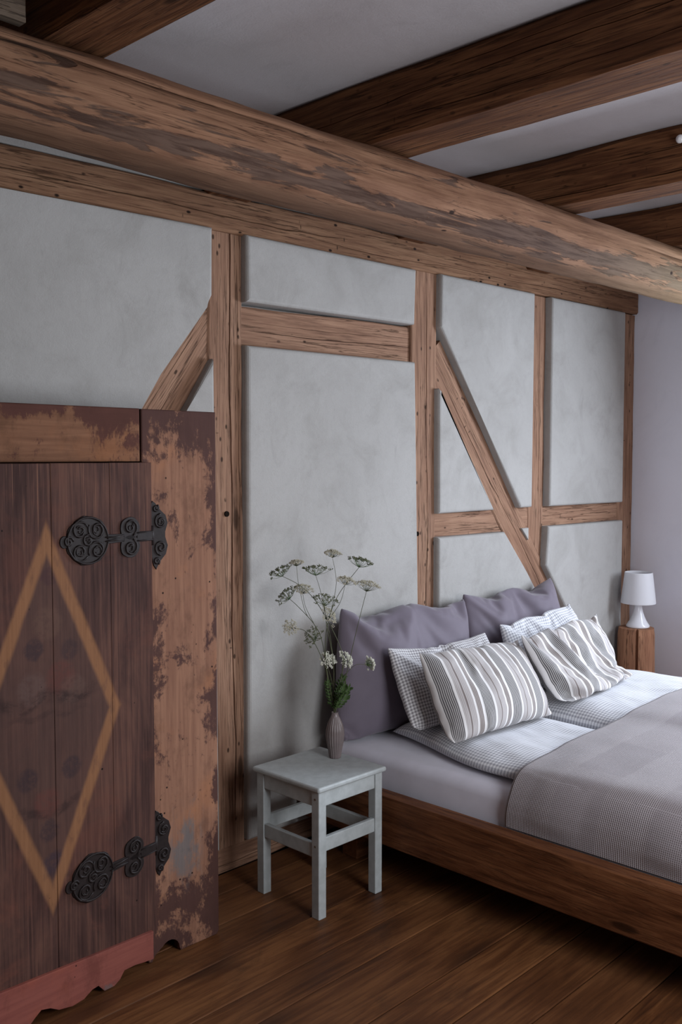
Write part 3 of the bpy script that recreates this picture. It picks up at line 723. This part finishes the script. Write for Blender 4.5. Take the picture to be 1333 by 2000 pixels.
def umbel(parent, c, axis, r, kind, rng, dome=.35):
    """rays fan from the top of the stem to tiny floret clusters"""
    axis = Vector(axis).normalized(); a = Vector((0, 1, .2)) if abs(axis.y) < .8 else Vector((1, 0, 0))
    u = axis.cross(a).normalized(); v = axis.cross(u); c = Vector(c)
    r *= 1.12; base = c-axis*r*.40
    nr = {'green': 24, 'cream': 30, 'white': 30}[kind]; rays, fl = [], []
    for i in range(nr):
        rr = r*math.sqrt((i+.5)/nr)*rng.uniform(.88, 1.08); an = i*2.39996+rng.uniform(-.2, .2)
        hgt = dome*r*(1-(rr/r)**2)+rng.uniform(-.06, .06)*r
        tip = c+(u*math.cos(an)+v*math.sin(an))*rr+axis*hgt
        mid = (base*.45+tip*.55)-axis*r*.05+(u*math.cos(an)+v*math.sin(an))*rr*.08
        rays.append(tube([base, mid, tip], [.0007, .0006, .0005], 3))
        nf = {'green': 9, 'cream': 12, 'white': 12}[kind]; cr = r*{'green': .17, 'cream': .2, 'white': .2}[kind]
        for k in range(nf):
            d = Vector((rng.gauss(0, 1), rng.gauss(0, 1), rng.gauss(0, 1))).normalized()
            p = tip+(d-axis*d.dot(axis)*.5)*cr*rng.uniform(.5, 1)
            if kind == 'green':
                rays.append(tube([tip-axis*.002, p], [.0004, .0004], 3)); p = p+axis*.002
            q = {'green': .0021, 'cream': .0021, 'white': .0026}[kind]*rng.uniform(.8, 1.25)
            fl.append(([p+Vector(o_)*q for o_ in OCT], OCF))
    V, F = join(rays); um = mesh_obj('umbel', V, F, M['leaf'] if kind != 'cream' else M['stem'], parent)
    V, F = join(fl); mesh_obj('florets', V, F, M['floret_'+kind], um)
    return base
UM = {1: (2.39, 2.672, 1.167, .0415, 'green'), 2: (2.447, 2.647, 1.197, .0247, 'cream'), 3: (2.551, 2.651, 1.163, .0485, 'green'), 4: (2.577, 2.586, 1.226, .0308, 'cream'),
      5: (2.6, 2.463, 1.203, .0453, 'green'), 6: (2.435, 2.688, 1.073, .0421, 'green'), 7: (2.483, 2.65, 1.094, .0345, 'cream'), 8: (2.565, 2.505, 1.132, .0322, 'cream'),
      9: (2.679, 2.503, 1.102, .0445, 'cream'), 10: (2.505, 2.552, 1.061, .0454, 'green'), 11: (2.537, 2.569, .998, .0363, 'cream'), 12: (2.448, 2.681, .953, .0269, 'cream'),
      13: (2.498, 2.61, .921, .0383, 'green'), 14: (2.547, 2.584, .826, .0289, 'white'), 15: (2.609, 2.551, .822, .031, 'white'), 16: (2.694, 2.506, .802, .0254, 'white')}
AX = {1: (-.4, .1, .8), 2: (-.1, 0, 1), 3: (0, 0, 1), 4: (0, -.1, 1), 5: (.3, -.1, .9), 6: (-.6, .2, .7), 7: (-.15, -.2, 1), 8: (.1, -.2, 1), 9: (.25, 0, 1), 10: (-.05, -.3, 1), 11: (.2, -.7, .5),
      12: (-.7, -.6, .3), 13: (-.7, 0, .4), 14: (-.3, -.8, .4), 15: (.2, -.8, .4), 16: (.9, -.2, .15)}
def leaflet(P, d, up, L, w):
    d = d.normalized(); s = d.cross(up).normalized(); n = s.cross(d)
    pts = [P, P+d*L*.3+s*w+n*.003, P+d*L*.65+s*w*.7+n*.004, P+d*L, P+d*L*.65-s*w*.7+n*.004, P+d*L*.3-s*w+n*.003]
    mid = [P+d*L*.3, P+d*L*.65]
    V = pts+mid; F = [(0, 1, 6), (1, 2, 7, 6), (2, 3, 7), (3, 4, 7), (4, 5, 6, 7), (5, 0, 6)]
    return V, F
def fern_leaf(parent, path, rng, size):
    P = spline(path, 5); parts = [tube(P, [.0009]*len(P), 4)]
    n = len(P)
    for i in range(2, n):
        t = (P[i]-P[i-1]).normalized(); 
        for sd in (-1, 1):
            side = t.cross(Vector((.3*rng.uniform(-1, 1), -1, .4))).normalized()*sd
            d = (t*.7+side*1.0).normalized(); L = size*(1-.55*abs(i/n-.55))*rng.uniform(.8, 1.15)
            parts.append(leaflet(P[i], d, Vector((0, -1, .5)), L, L*.22))
            for q in (.45, .75):
                parts.append(leaflet(P[i]+d*L*q, (d+t*.9).normalized(), Vector((0, -1, .5)), L*.5, L*.13)); parts.append(leaflet(P[i]+d*L*q, (d-t*.5).normalized(), Vector((0, -1, .5)), L*.4, L*.11))
    parts.append(leaflet(P[-1], P[-1]-P[-2], Vector((0, -1, .5)), size, size*.2))
    V, F = join(parts); return mesh_obj('leaf', V, F, M['leaf'], parent)
def flower_stem(label, seed, main, branches, leaves=()):
    """main: (umbel id, via points); branches: (umbel id, start index on main path 0..1, via points)"""
    rng = random.Random(seed)
    def end(uid):
        x, y, z, r, k = UM[uid]; return Vector((x, y, z))-Vector(AX[uid]).normalized()*r*.45
    off = Vector((rng.uniform(-.005, .005), rng.uniform(-.005, .005), 0))
    path = spline([MOUTH+Vector((off.x*.3, off.y*.3, -.10)), MOUTH+off]+[Vector(p) for p in main[1]]+[end(main[0])], 7)
    n = len(path); parts = [tube(path, [.0019-.0009*i/n for i in range(n)], 6)]
    for uid, t, via in branches:
        s = path[int(t*(n-1))]; p = spline([s]+[Vector(q) for q in via]+[end(uid)], 6); parts.append(tube(p, [.0011-.0004*i/len(p) for i in range(len(p))], 5))
    V, F = join(parts); o = mesh_obj('wildflower_stem', V, F, M['stem'], None, True)
    tag(o, label, 'flower', 'wildflower stems in the ribbed vase')
    for uid in [main[0]]+[b[0] for b in branches]:
        x, y, z, r, k = UM[uid]; umbel(o, (x, y, z), AX[uid], r, k, rng, {'green': .25, 'cream': .42, 'white': .6}[k])
    for lf in leaves: fern_leaf(o, lf[0], rng, lf[1])
    return o
flower_stem('wildflower stem reaching to the far upper left with green seed head', 1, (1, [(2.575, 2.53, .80), (2.573, 2.535, .865), (2.545, 2.57, .965), (2.50, 2.605, 1.06), (2.452, 2.635, 1.115)]), [])
flower_stem('wildflower stem with green head at upper right and tall cream umbel', 2, (5, [(2.53, 2.57, .78), (2.527, 2.575, .90), (2.538, 2.562, 1.00), (2.558, 2.532, 1.085)]),
            [(4, .70, [(2.57, 2.56, 1.12)]), (8, .66, [(2.56, 2.53, 1.05)])])
flower_stem('wildflower stem leaning left with three umbels on forked branches', 3, (6, [(2.535, 2.565, .75), (2.525, 2.59, .90), (2.505, 2.612, .965), (2.465, 2.655, 1.03)]),
            [(2, .74, [(2.478, 2.64, 1.03), (2.456, 2.645, 1.12)]), (7, .68, [(2.487, 2.64, 1.03)])])
flower_stem('single slender wildflower stem at right with flat cream umbel', 4, (9, [(2.575, 2.53, .72), (2.607, 2.515, .865), (2.635, 2.50, .99)]), [])
flower_stem('central upright wildflower stem with green heads and a cream one', 5, (10, [(2.553, 2.556, .73), (2.553, 2.56, .83), (2.525, 2.565, .96)]),
            [(3, .92, [(2.535, 2.61, 1.09)]), (11, .60, [(2.545, 2.57, .93)])])
flower_stem('low wildflower stem bending left with small round cream umbel', 6, (12, [(2.54, 2.57, .75), (2.515, 2.595, .86), (2.49, 2.64, .935)]), [(13, .72, [(2.515, 2.60, .905)])])
flower_stem('short white-flowered stem just above the vase mouth with ferny leaves', 7, (14, [(2.552, 2.556, .72)]), [],
            [([(2.549, 2.546, .64), (2.553, 2.535, .69), (2.565, 2.52, .735)], .026), ([(2.549, 2.546, .64), (2.535, 2.56, .69), (2.528, 2.565, .745)], .022)])
flower_stem('short wildflower stem with two dense white heads at right', 8, (15, [(2.57, 2.535, .71)]), [(16, .82, [(2.63, 2.52, .805)])],
            [([(2.549, 2.546, .64), (2.575, 2.53, .68), (2.59, 2.52, .72)], .026), ([(2.549, 2.546, .64), (2.545, 2.53, .675), (2.55, 2.51, .71)], .02), ([(2.552, 2.548, .66), (2.565, 2.55, .72), (2.59, 2.545, .76)], .02)])

# ------------------------------------------------------------------ bed
bx0, bx1, by0, by1 = 2.64, 4.56, .50, 2.845
bed = empty('wooden_bed', ((bx0+bx1)/2, (by0+by1)/2, 0))
tag(bed, 'low reddish-brown wooden double bed frame standing against the timbered wall', 'bed')
def bed_plank(name, p, length, h, th, rz, seed):
    o = timber(name, length, h, h, th, M['bed'], bed, seed, [], wob=.0015, wane=.006)
    o.location = Vector(p)-bed.location; o.rotation_euler = (0, 0, rz); return o
bed_plank('side_rail', (bx0, by1, .24), by1-by0, .186, .062, -PI/2, 41.)
bed_plank('side_rail', (bx1, by0, .24), by1-by0, .186, .062, PI/2, 42.)
bed_plank('foot_rail', (bx0+.064, by0, .24), bx1-bx0-.128, .186, .055, 0, 43.)
bed_plank('head_rail', (bx0+.064, by1-.056, .24), bx1-bx0-.128, .186, .055, 0, 44.)
cx, cy = bed.location.x, bed.location.y
for x in (bx0+.09, bx1-.17):
    for y in (by0+.15, by1-.24): box('leg', x-cx, x+.08-cx, y-cy, y+.08-cy, 0, .205, M['bed'], bed)
for i in range(14):
    y = by0+.1+i*.158; box('slat', bx0+.066-cx, bx1-.066-cx, y-cy, y+.07-cy, .207, .222, M['carcass'], bed, .002, 1)

def cushion_grid(nu, nv, fn):
    """closed double-sided grid; fn(u,v,side) -> Vector, side +1 / -1; uv from metric"""
    V, F = [], []
    for sd in (1, -1):
        for j in range(nv+1):
            for i in range(nu+1): V.append(fn(i/nu, j/nv, sd))
    n = (nu+1)*(nv+1); id_ = lambda i, j: j*(nu+1)+i
    for j in range(nv):
        for i in range(nu):
            a, b, c, d = id_(i, j), id_(i+1, j), id_(i+1, j+1), id_(i, j+1)
            F.append((a, b, c, d)); F.append((n+d, n+c, n+b, n+a))
    return V, F
def finish_cloth(name, V, F, UV, mat, subsurf=0, weld=True):
    o = mesh_obj(name, V, F, mat, None, True, UV)
    if weld:
        bm = bmesh.new(); bm.from_mesh(o.data); bmesh.ops.remove_doubles(bm, verts=bm.verts, dist=.0004); bmesh.ops.recalc_face_normals(bm, faces=bm.faces); bm.to_mesh(o.data); bm.free()
        o.data.polygons.foreach_set('use_smooth', [True]*len(o.data.polygons))
    return o
# feather pillows: two sewn sheets, slack and lightly filled, held by their corners and settled by a short cloth simulation
def sim_pillow(BL,BR,TL,TR,th,seed,frames=25,n=46,slack=.06,press=1.5,vol=.09,bend=.3,grav=.5,mass=.25,tw=.02,drop=.02,tpin=(.34, .67)):
    BL,BR,TL,TR=map(Vector,(BL,BR,TL,TR)); W=((BR-BL).length+(TR-TL).length)/2; H=((TL-BL).length+(TR-BR).length)/2
    nrm=((BR-BL).cross(TL-BL)).normalized()
    if nrm.y>0: nrm=-nrm
    nu=int(n*W/max(W,H)); nv=int(n*H/max(W,H)); V=[];F=[];UV=[];idx={};pins=[]; tp = [int(nu*q) for q in tpin]
    for sd in (0,1):
        for j in range(nv+1):
            for i in range(nu+1):
                edge=i in(0,nu) or j in(0,nv)
                if sd==1 and edge: idx[(sd,i,j)]=idx[(0,i,j)]; continue
                u,v=i/nu,j/nv; uu,vv=2*u-1,2*v-1
                p=BL*(1-u)*(1-v)+BR*u*(1-v)+TL*(1-u)*v+TR*u*v
                k=((1-uu**2)*(1-vv**2))**.5
                d=0 if edge else (1 if sd==0 else -1)*th*k
                d+=.012*noise.noise(Vector((uu*3,vv*3,seed)))*(.3+k)+.004*noise.noise(Vector((uu*9,vv*9,seed+4+sd)))
                if i in (0, nu) and j in (0, nv): pins.append(len(V)); d = 0
                elif j == nv and i in tp: pins.append(len(V)); p = p+Vector((0, 0, tw*noise.noise(Vector((uu*2.3, seed, 3)))-drop*(1-uu*uu)))
                elif j == 0 and i in tp: pins.append(len(V)); p = p+Vector((0, 0, .01))
                idx[(sd,i,j)]=len(V); V.append(p+nrm*d); UV.append((u*W,v*H))
    for sd in (0,1):
        for j in range(nv):
            for i in range(nu):
                q=[idx[(sd,i,j)],idx[(sd,i+1,j)],idx[(sd,i+1,j+1)],idx[(sd,i,j+1)]]
                F.append(q if sd==0 else q[::-1])
    me=bpy.data.meshes.new('sim'); me.from_pydata([tuple(v) for v in V],[],F); me.update()
    o=bpy.data.objects.new('sim',me); COL.objects.link(o)
    vg=o.vertex_groups.new(name='pin'); vg.add(pins,1,'ADD')
    m=o.modifiers.new('cloth','CLOTH'); s=m.settings
    s.quality=6; s.mass=mass; s.tension_stiffness=25; s.compression_stiffness=25; s.shear_stiffness=6; s.bending_stiffness=bend
    s.vertex_group_mass='pin'; s.shrink_min=-slack; s.air_damping=4; s.effector_weights.gravity=grav
    s.use_pressure=True; s.uniform_pressure_force=press; s.use_pressure_volume=True; s.target_volume=vol*W*H; s.pressure_factor=4
    m.point_cache.frame_start=1; m.point_cache.frame_end=frames
    for f in range(1,frames+1): scn.frame_set(f)
    dg=bpy.context.evaluated_depsgraph_get(); ev=o.evaluated_get(dg); em=ev.to_mesh()
    out=[tuple(v.co) for v in em.vertices]; ev.to_mesh_clear()
    bpy.data.objects.remove(o); bpy.data.meshes.remove(me); scn.frame_set(1)
    return out,F,UV

def pillow(name, BL, BR, TL, TR, th, mat, seed, label, group, floor, **kw):
    V, F, UV = sim_pillow(BL, BR, TL, TR, th, seed, **kw)
    V = [(x, y, z if z > floor+.03 else floor+.03*math.exp((z-floor-.03)/.03)) for x, y, z in V]
    o = mesh_obj(name, V, F, mat, None, True, UV)
    m = o.modifiers.new('smooth', 'SUBSURF'); m.levels = 1; m.render_levels = 1
    tag(o, label, name, group); return o

# mattress with fitted sheet
def rounded_slab(x0, x1, y0, y1, z0, z1, r, nx=60, ny=60, top=None):
    bm = bmesh.new(); bm_box(bm, x0, x1, y0, y1, z0, z1, r, 6)
    return bm
def mattress():
    bm = rounded_slab(2.724, 4.476, .566, 2.775, .2225, .452, .045)
    for v in bm.verts: pass
    o = bm_obj('mattress', bm, M['sheet'], None, True)
    tag(o, 'thick mattress under a pale lilac fitted sheet in the bed frame', 'mattress')
mattress()

def duvet(name, xl, xr, y0, y1, zb, zt, mat, seed, label, amp=.012):
    """xl(t), xr(t): edges as functions of t = 0 at the head .. 1 at the foot"""
    nu, nv = 90, 120; UV = []
    def fn(u, v, sd):
        y = y1+(y0-y1)*v; a, b = xl(v), xr(v); uu = 2*u-1; vv = 2*v-1
        # superellipse cross section
        k = max(0., 1-abs(uu)**4.5)**.5*max(0., 1-abs(vv)**9)**.5
        x = a+(b-a)*u; y += .02*N3(x*3, seed, 2)*(1-v)
        h = zt-zb
        if sd > 0:
            z = zb+h*(.35+.65*k)+amp*(1.2*N3(x*3.2+seed, y*3.0, seed)+.6*N3(x*7, y*6.0, seed+2)+.25*N3(x*18, y*14, seed+4))*k
        else:
            z = zb+h*.35*(1-k)
        UV.append(((x-a)*1.0+sd*.0, y*1.0+(0 if sd > 0 else .0)))
        return Vector((x, y, z))
    V, F = cushion_grid(nu, nv, fn)
    # metric uv across the bulging side: arc length along x per row
    o = finish_cloth(name, V, F, UV, mat)
    tag(o, label, 'duvet'); return o
zM = .4535
duvet('duvet', lambda t: 2.915-.13*sst(0, .42, t), lambda t: 3.44, 1.25, 2.59, zM, .530, M['gingham2'], 3.3, 'checked duvet on the near half of the bed beside the stool')
duvet('duvet', lambda t: 3.455+.012*math.sin(t*7), lambda t: 4.42-.04*sst(.3, 0, t), 1.25, 2.56, zM, .575, M['gingham2'], 7.1, 'checked duvet on the far half of the bed beside the log stump', .014)

# blanket draped over the foot part of the bed
def blanket():
    prof = [(2.709, .336), (2.707, .365), (2.706, .40), (2.709, .44), (2.726, .490), (2.762, .527), (2.82, .545), (2.95, .556), (3.15, .562), (3.35, .566), (3.45, .572), (3.55, .59), (3.7, .598), (3.95, .600), (4.2, .597), (4.36, .583), (4.45, .55), (4.485, .50), (4.494, .44), (4.493, .38), (4.491, .34)]
    P = spline([(a, 0, b) for a, b in prof], 8); n = len(P); nv = 150; V, F, UV = [], [], []
    s = [0]
    for i in range(1, n): s.append(s[-1]+(P[i]-P[i-1]).length)
    for j in range(nv+1):
        v = j/nv; L = 1.52*v
        for i in range(n):
            p = P[i]; y = 1.868+.018*sst(.5, .33, p.z)-L-.012*N3(p.x*3, 1, 5)*(1-v)
            z = p.z; fl = sst(.35, .50, p.z)
            edge = sst(0, .10, v)
            z += fl*(.010*N3(p.x*2.6, y*2.4, 4.2)+.004*N3(p.x*8, y*7, 2.2))-.012*(1-edge)*fl
            x = p.x
            if z < .52: x += (.012*abs(N3(y*4, 3.3, z*2))+.006*max(0, math.sin(y*15+z*3)))*(1 if p.x > 3.5 else -1)*sst(.336, .40, z)
            if y < .47:
                dz = min(.47-y, .28); yy = .47-.02-(.03 if dz > .05 else dz*.6)
                z = min(z, z-dz*1.0+.02); y = yy-.012
            V.append((x, y, z)); UV.append((s[i], L))
    for j in range(nv):
        for i in range(n-1): F.append((j*n+i, j*n+i+1, (j+1)*n+i+1, (j+1)*n+i))
    o = mesh_obj('blanket', V, F, M['blanket'], None, True, UV)
    m = o.modifiers.new('thickness', 'SOLIDIFY'); m.thickness = .005; m.offset = 0
    tag(o, 'taupe waffle-weave blanket spread over the foot of the bed', 'blanket')
blanket()

# pillows
G1, G2, G3 = 'mauve pillows against the wall', 'checked pillows', 'striped cushions'
pillow('pillow', (2.71, 2.65, .478), (3.50, 2.64, .478), (2.802, 2.770, .982), (3.618, 2.770, .940), .085, M['mauve'], 11.3, 'large mauve-grey pillow leaning on the wall nearest the vase', G1, .456, slack=.085, press=1.1, vol=.11, grav=.6, drop=.025, bend=.3, tpin=(.5,))
pillow('pillow', (3.55, 2.66, .478), (4.38, 2.65, .478), (3.635, 2.785, .953), (4.385, 2.782, .965), .08, M['mauve'], 15.7, 'large mauve-grey pillow leaning on the wall farther from the vase', G1, .456, slack=.08, press=1.1, vol=.11, grav=.6, drop=.015, bend=.3, tpin=(.5,))
pillow('pillow', (2.82, 2.365, .545), (3.455, 2.345, .55), (2.89, 2.595, .828), (3.555, 2.595, .805), .045, M['gingham'], 21.1, 'small-checked pillow behind the striped cushion nearest the stool', G2, .53, slack=.04, press=1.2, vol=.075, grav=.5, tpin=(.5,))
pillow('pillow', (3.515, 2.325, .575), (4.195, 2.345, .58), (3.645, 2.585, .83), (4.255, 2.60, .862), .045, M['gingham2'], 24.9, 'small-checked pillow behind the striped cushion nearest the lamp', G2, .565, slack=.08, press=1, vol=.09, grav=.5, drop=0)
pillow('cushion', (2.785, 2.165, .548), (3.385, 2.125, .552), (2.85, 2.395, .842), (3.525, 2.395, .805), .060, M['stripes'], 31.4, 'striped grey and white cushion on the near side of the bed', G3, .53, slack=.05, press=1.8, vol=.085, grav=.4, drop=.0, tw=.01)
pillow('cushion', (3.465, 2.10, .59), (4.095, 2.145, .59), (3.45, 2.335, .842), (4.145, 2.375, .850), .055, M['stripes'], 37.8, 'crumpled striped grey and white cushion on the far side of the bed', G3, .575, slack=.12, press=.8, vol=.085, grav=.5, drop=.0, tw=.01, bend=.15)

# ------------------------------------------------------------------ stump bedside and lamp
SX, SY, SZ = 5.228, 2.735, .592
def stump():
    na, nz = 72, 50; V, F = [], []
    for i in range(nz+1):
        z = SZ*i/nz; R = .1025+.010*(1-z/SZ)-.004*sst(.93, 1, z/SZ)
        for k in range(na):
            a = 2*PI*k/na; r = R+.004*N3(math.cos(a)*1.6, math.sin(a)*1.6, z*1.5)+.0015*N3(math.cos(a)*8, math.sin(a)*8, z*2)
            for a0, dp, zl in ((-2.62, .03, .2), (-1.25, .006, .0), (-.9, .008, .3)):
                da = abs((a-a0+.03*N3(z*4, a0, 1)+PI) % (2*PI)-PI)
                if da < .05: r -= dp*sst(.05, .01, da)*sst(zl, zl+.15, z)
            V.append((z, r*math.cos(a), r*math.sin(a)))
    for i in range(nz):
        for k in range(na): F.append((i*na+k, i*na+(k+1) % na, (i+1)*na+(k+1) % na, (i+1)*na+k))
    # top with ring inset
    b = len(V)
    for rr in (.9, .5):
        for k in range(na): q = V[nz*na+k]; V.append((SZ+.0015, q[1]*rr, q[2]*rr))
    V.append((SZ+.0015, 0, 0))
    for k in range(na):
        F.append((nz*na+k, nz*na+(k+1) % na, b+(k+1) % na, b+k)); F.append((b+k, b+(k+1) % na, b+na+(k+1) % na, b+na+k)); F.append((b+na+k, b+na+(k+1) % na, len(V)-1))
    F.append(tuple(range(na-1, -1, -1)))
    o = mesh_obj('log_stump', V, F, M['stump'], None, True)
    bm = bmesh.new(); bm.from_mesh(o.data); bmesh.ops.recalc_face_normals(bm, faces=bm.faces)
    for e in bm.edges:
        if len(e.link_faces) == 2 and e.calc_face_angle() > .6: e.smooth = False
    bm.to_mesh(o.data); bm.free()
    # local x is up: map x->z, keep handedness
    o.matrix_world = Matrix(((0, 1, 0, SX), (0, 0, 1, SY), (1, 0, 0, 0), (0, 0, 0, 1)))
    tag(o, 'upright debarked log stump used as bedside table in the corner', 'stump')
stump()
lp = empty('table_lamp', (SX+.010, SY-.004, SZ+.002)); tag(lp, 'small white table lamp with tapered shade on the log stump', 'lamp')
v, f = lathe([(0, 0), (.060, 0), (.064, .003), (.0635, .010), (.056, .022), (.046, .038), (.036, .060), (.027, .085), (.0225, .108), (.021, .128), (.024, .140), (.012, .143), (0, .143)], 48)
mesh_obj('lamp_base', v, f, M['lampbase'], lp, True); lp.scale = (1.04, 1.04, 1.04)
v, f = lathe([(.0955, .136), (.0948, .150), (.0765, .303), (.0755, .309), (.074, .309), (.0752, .301), (.0935, .150), (.094, .137), (.0955, .136)], 56)
mesh_obj('lamp_shade', v, f, M['shade'], lp, True)
v, f = lathe([(0, .143), (.013, .143), (.013, .17), (.024, .19), (.028, .21), (.022, .235), (0, .246)], 24)
mesh_obj('bulb', v, f, M['porcelain'], lp, True)
v, f = join([tube([(math.cos(a)*.012, math.sin(a)*.012, .172), (math.cos(a)*.075, math.sin(a)*.075, .29)], [.0012, .0012], 5) for a in (0, 2*PI/3, 4*PI/3)])
mesh_obj('shade_holder', v, f, M['lampbase'], lp)
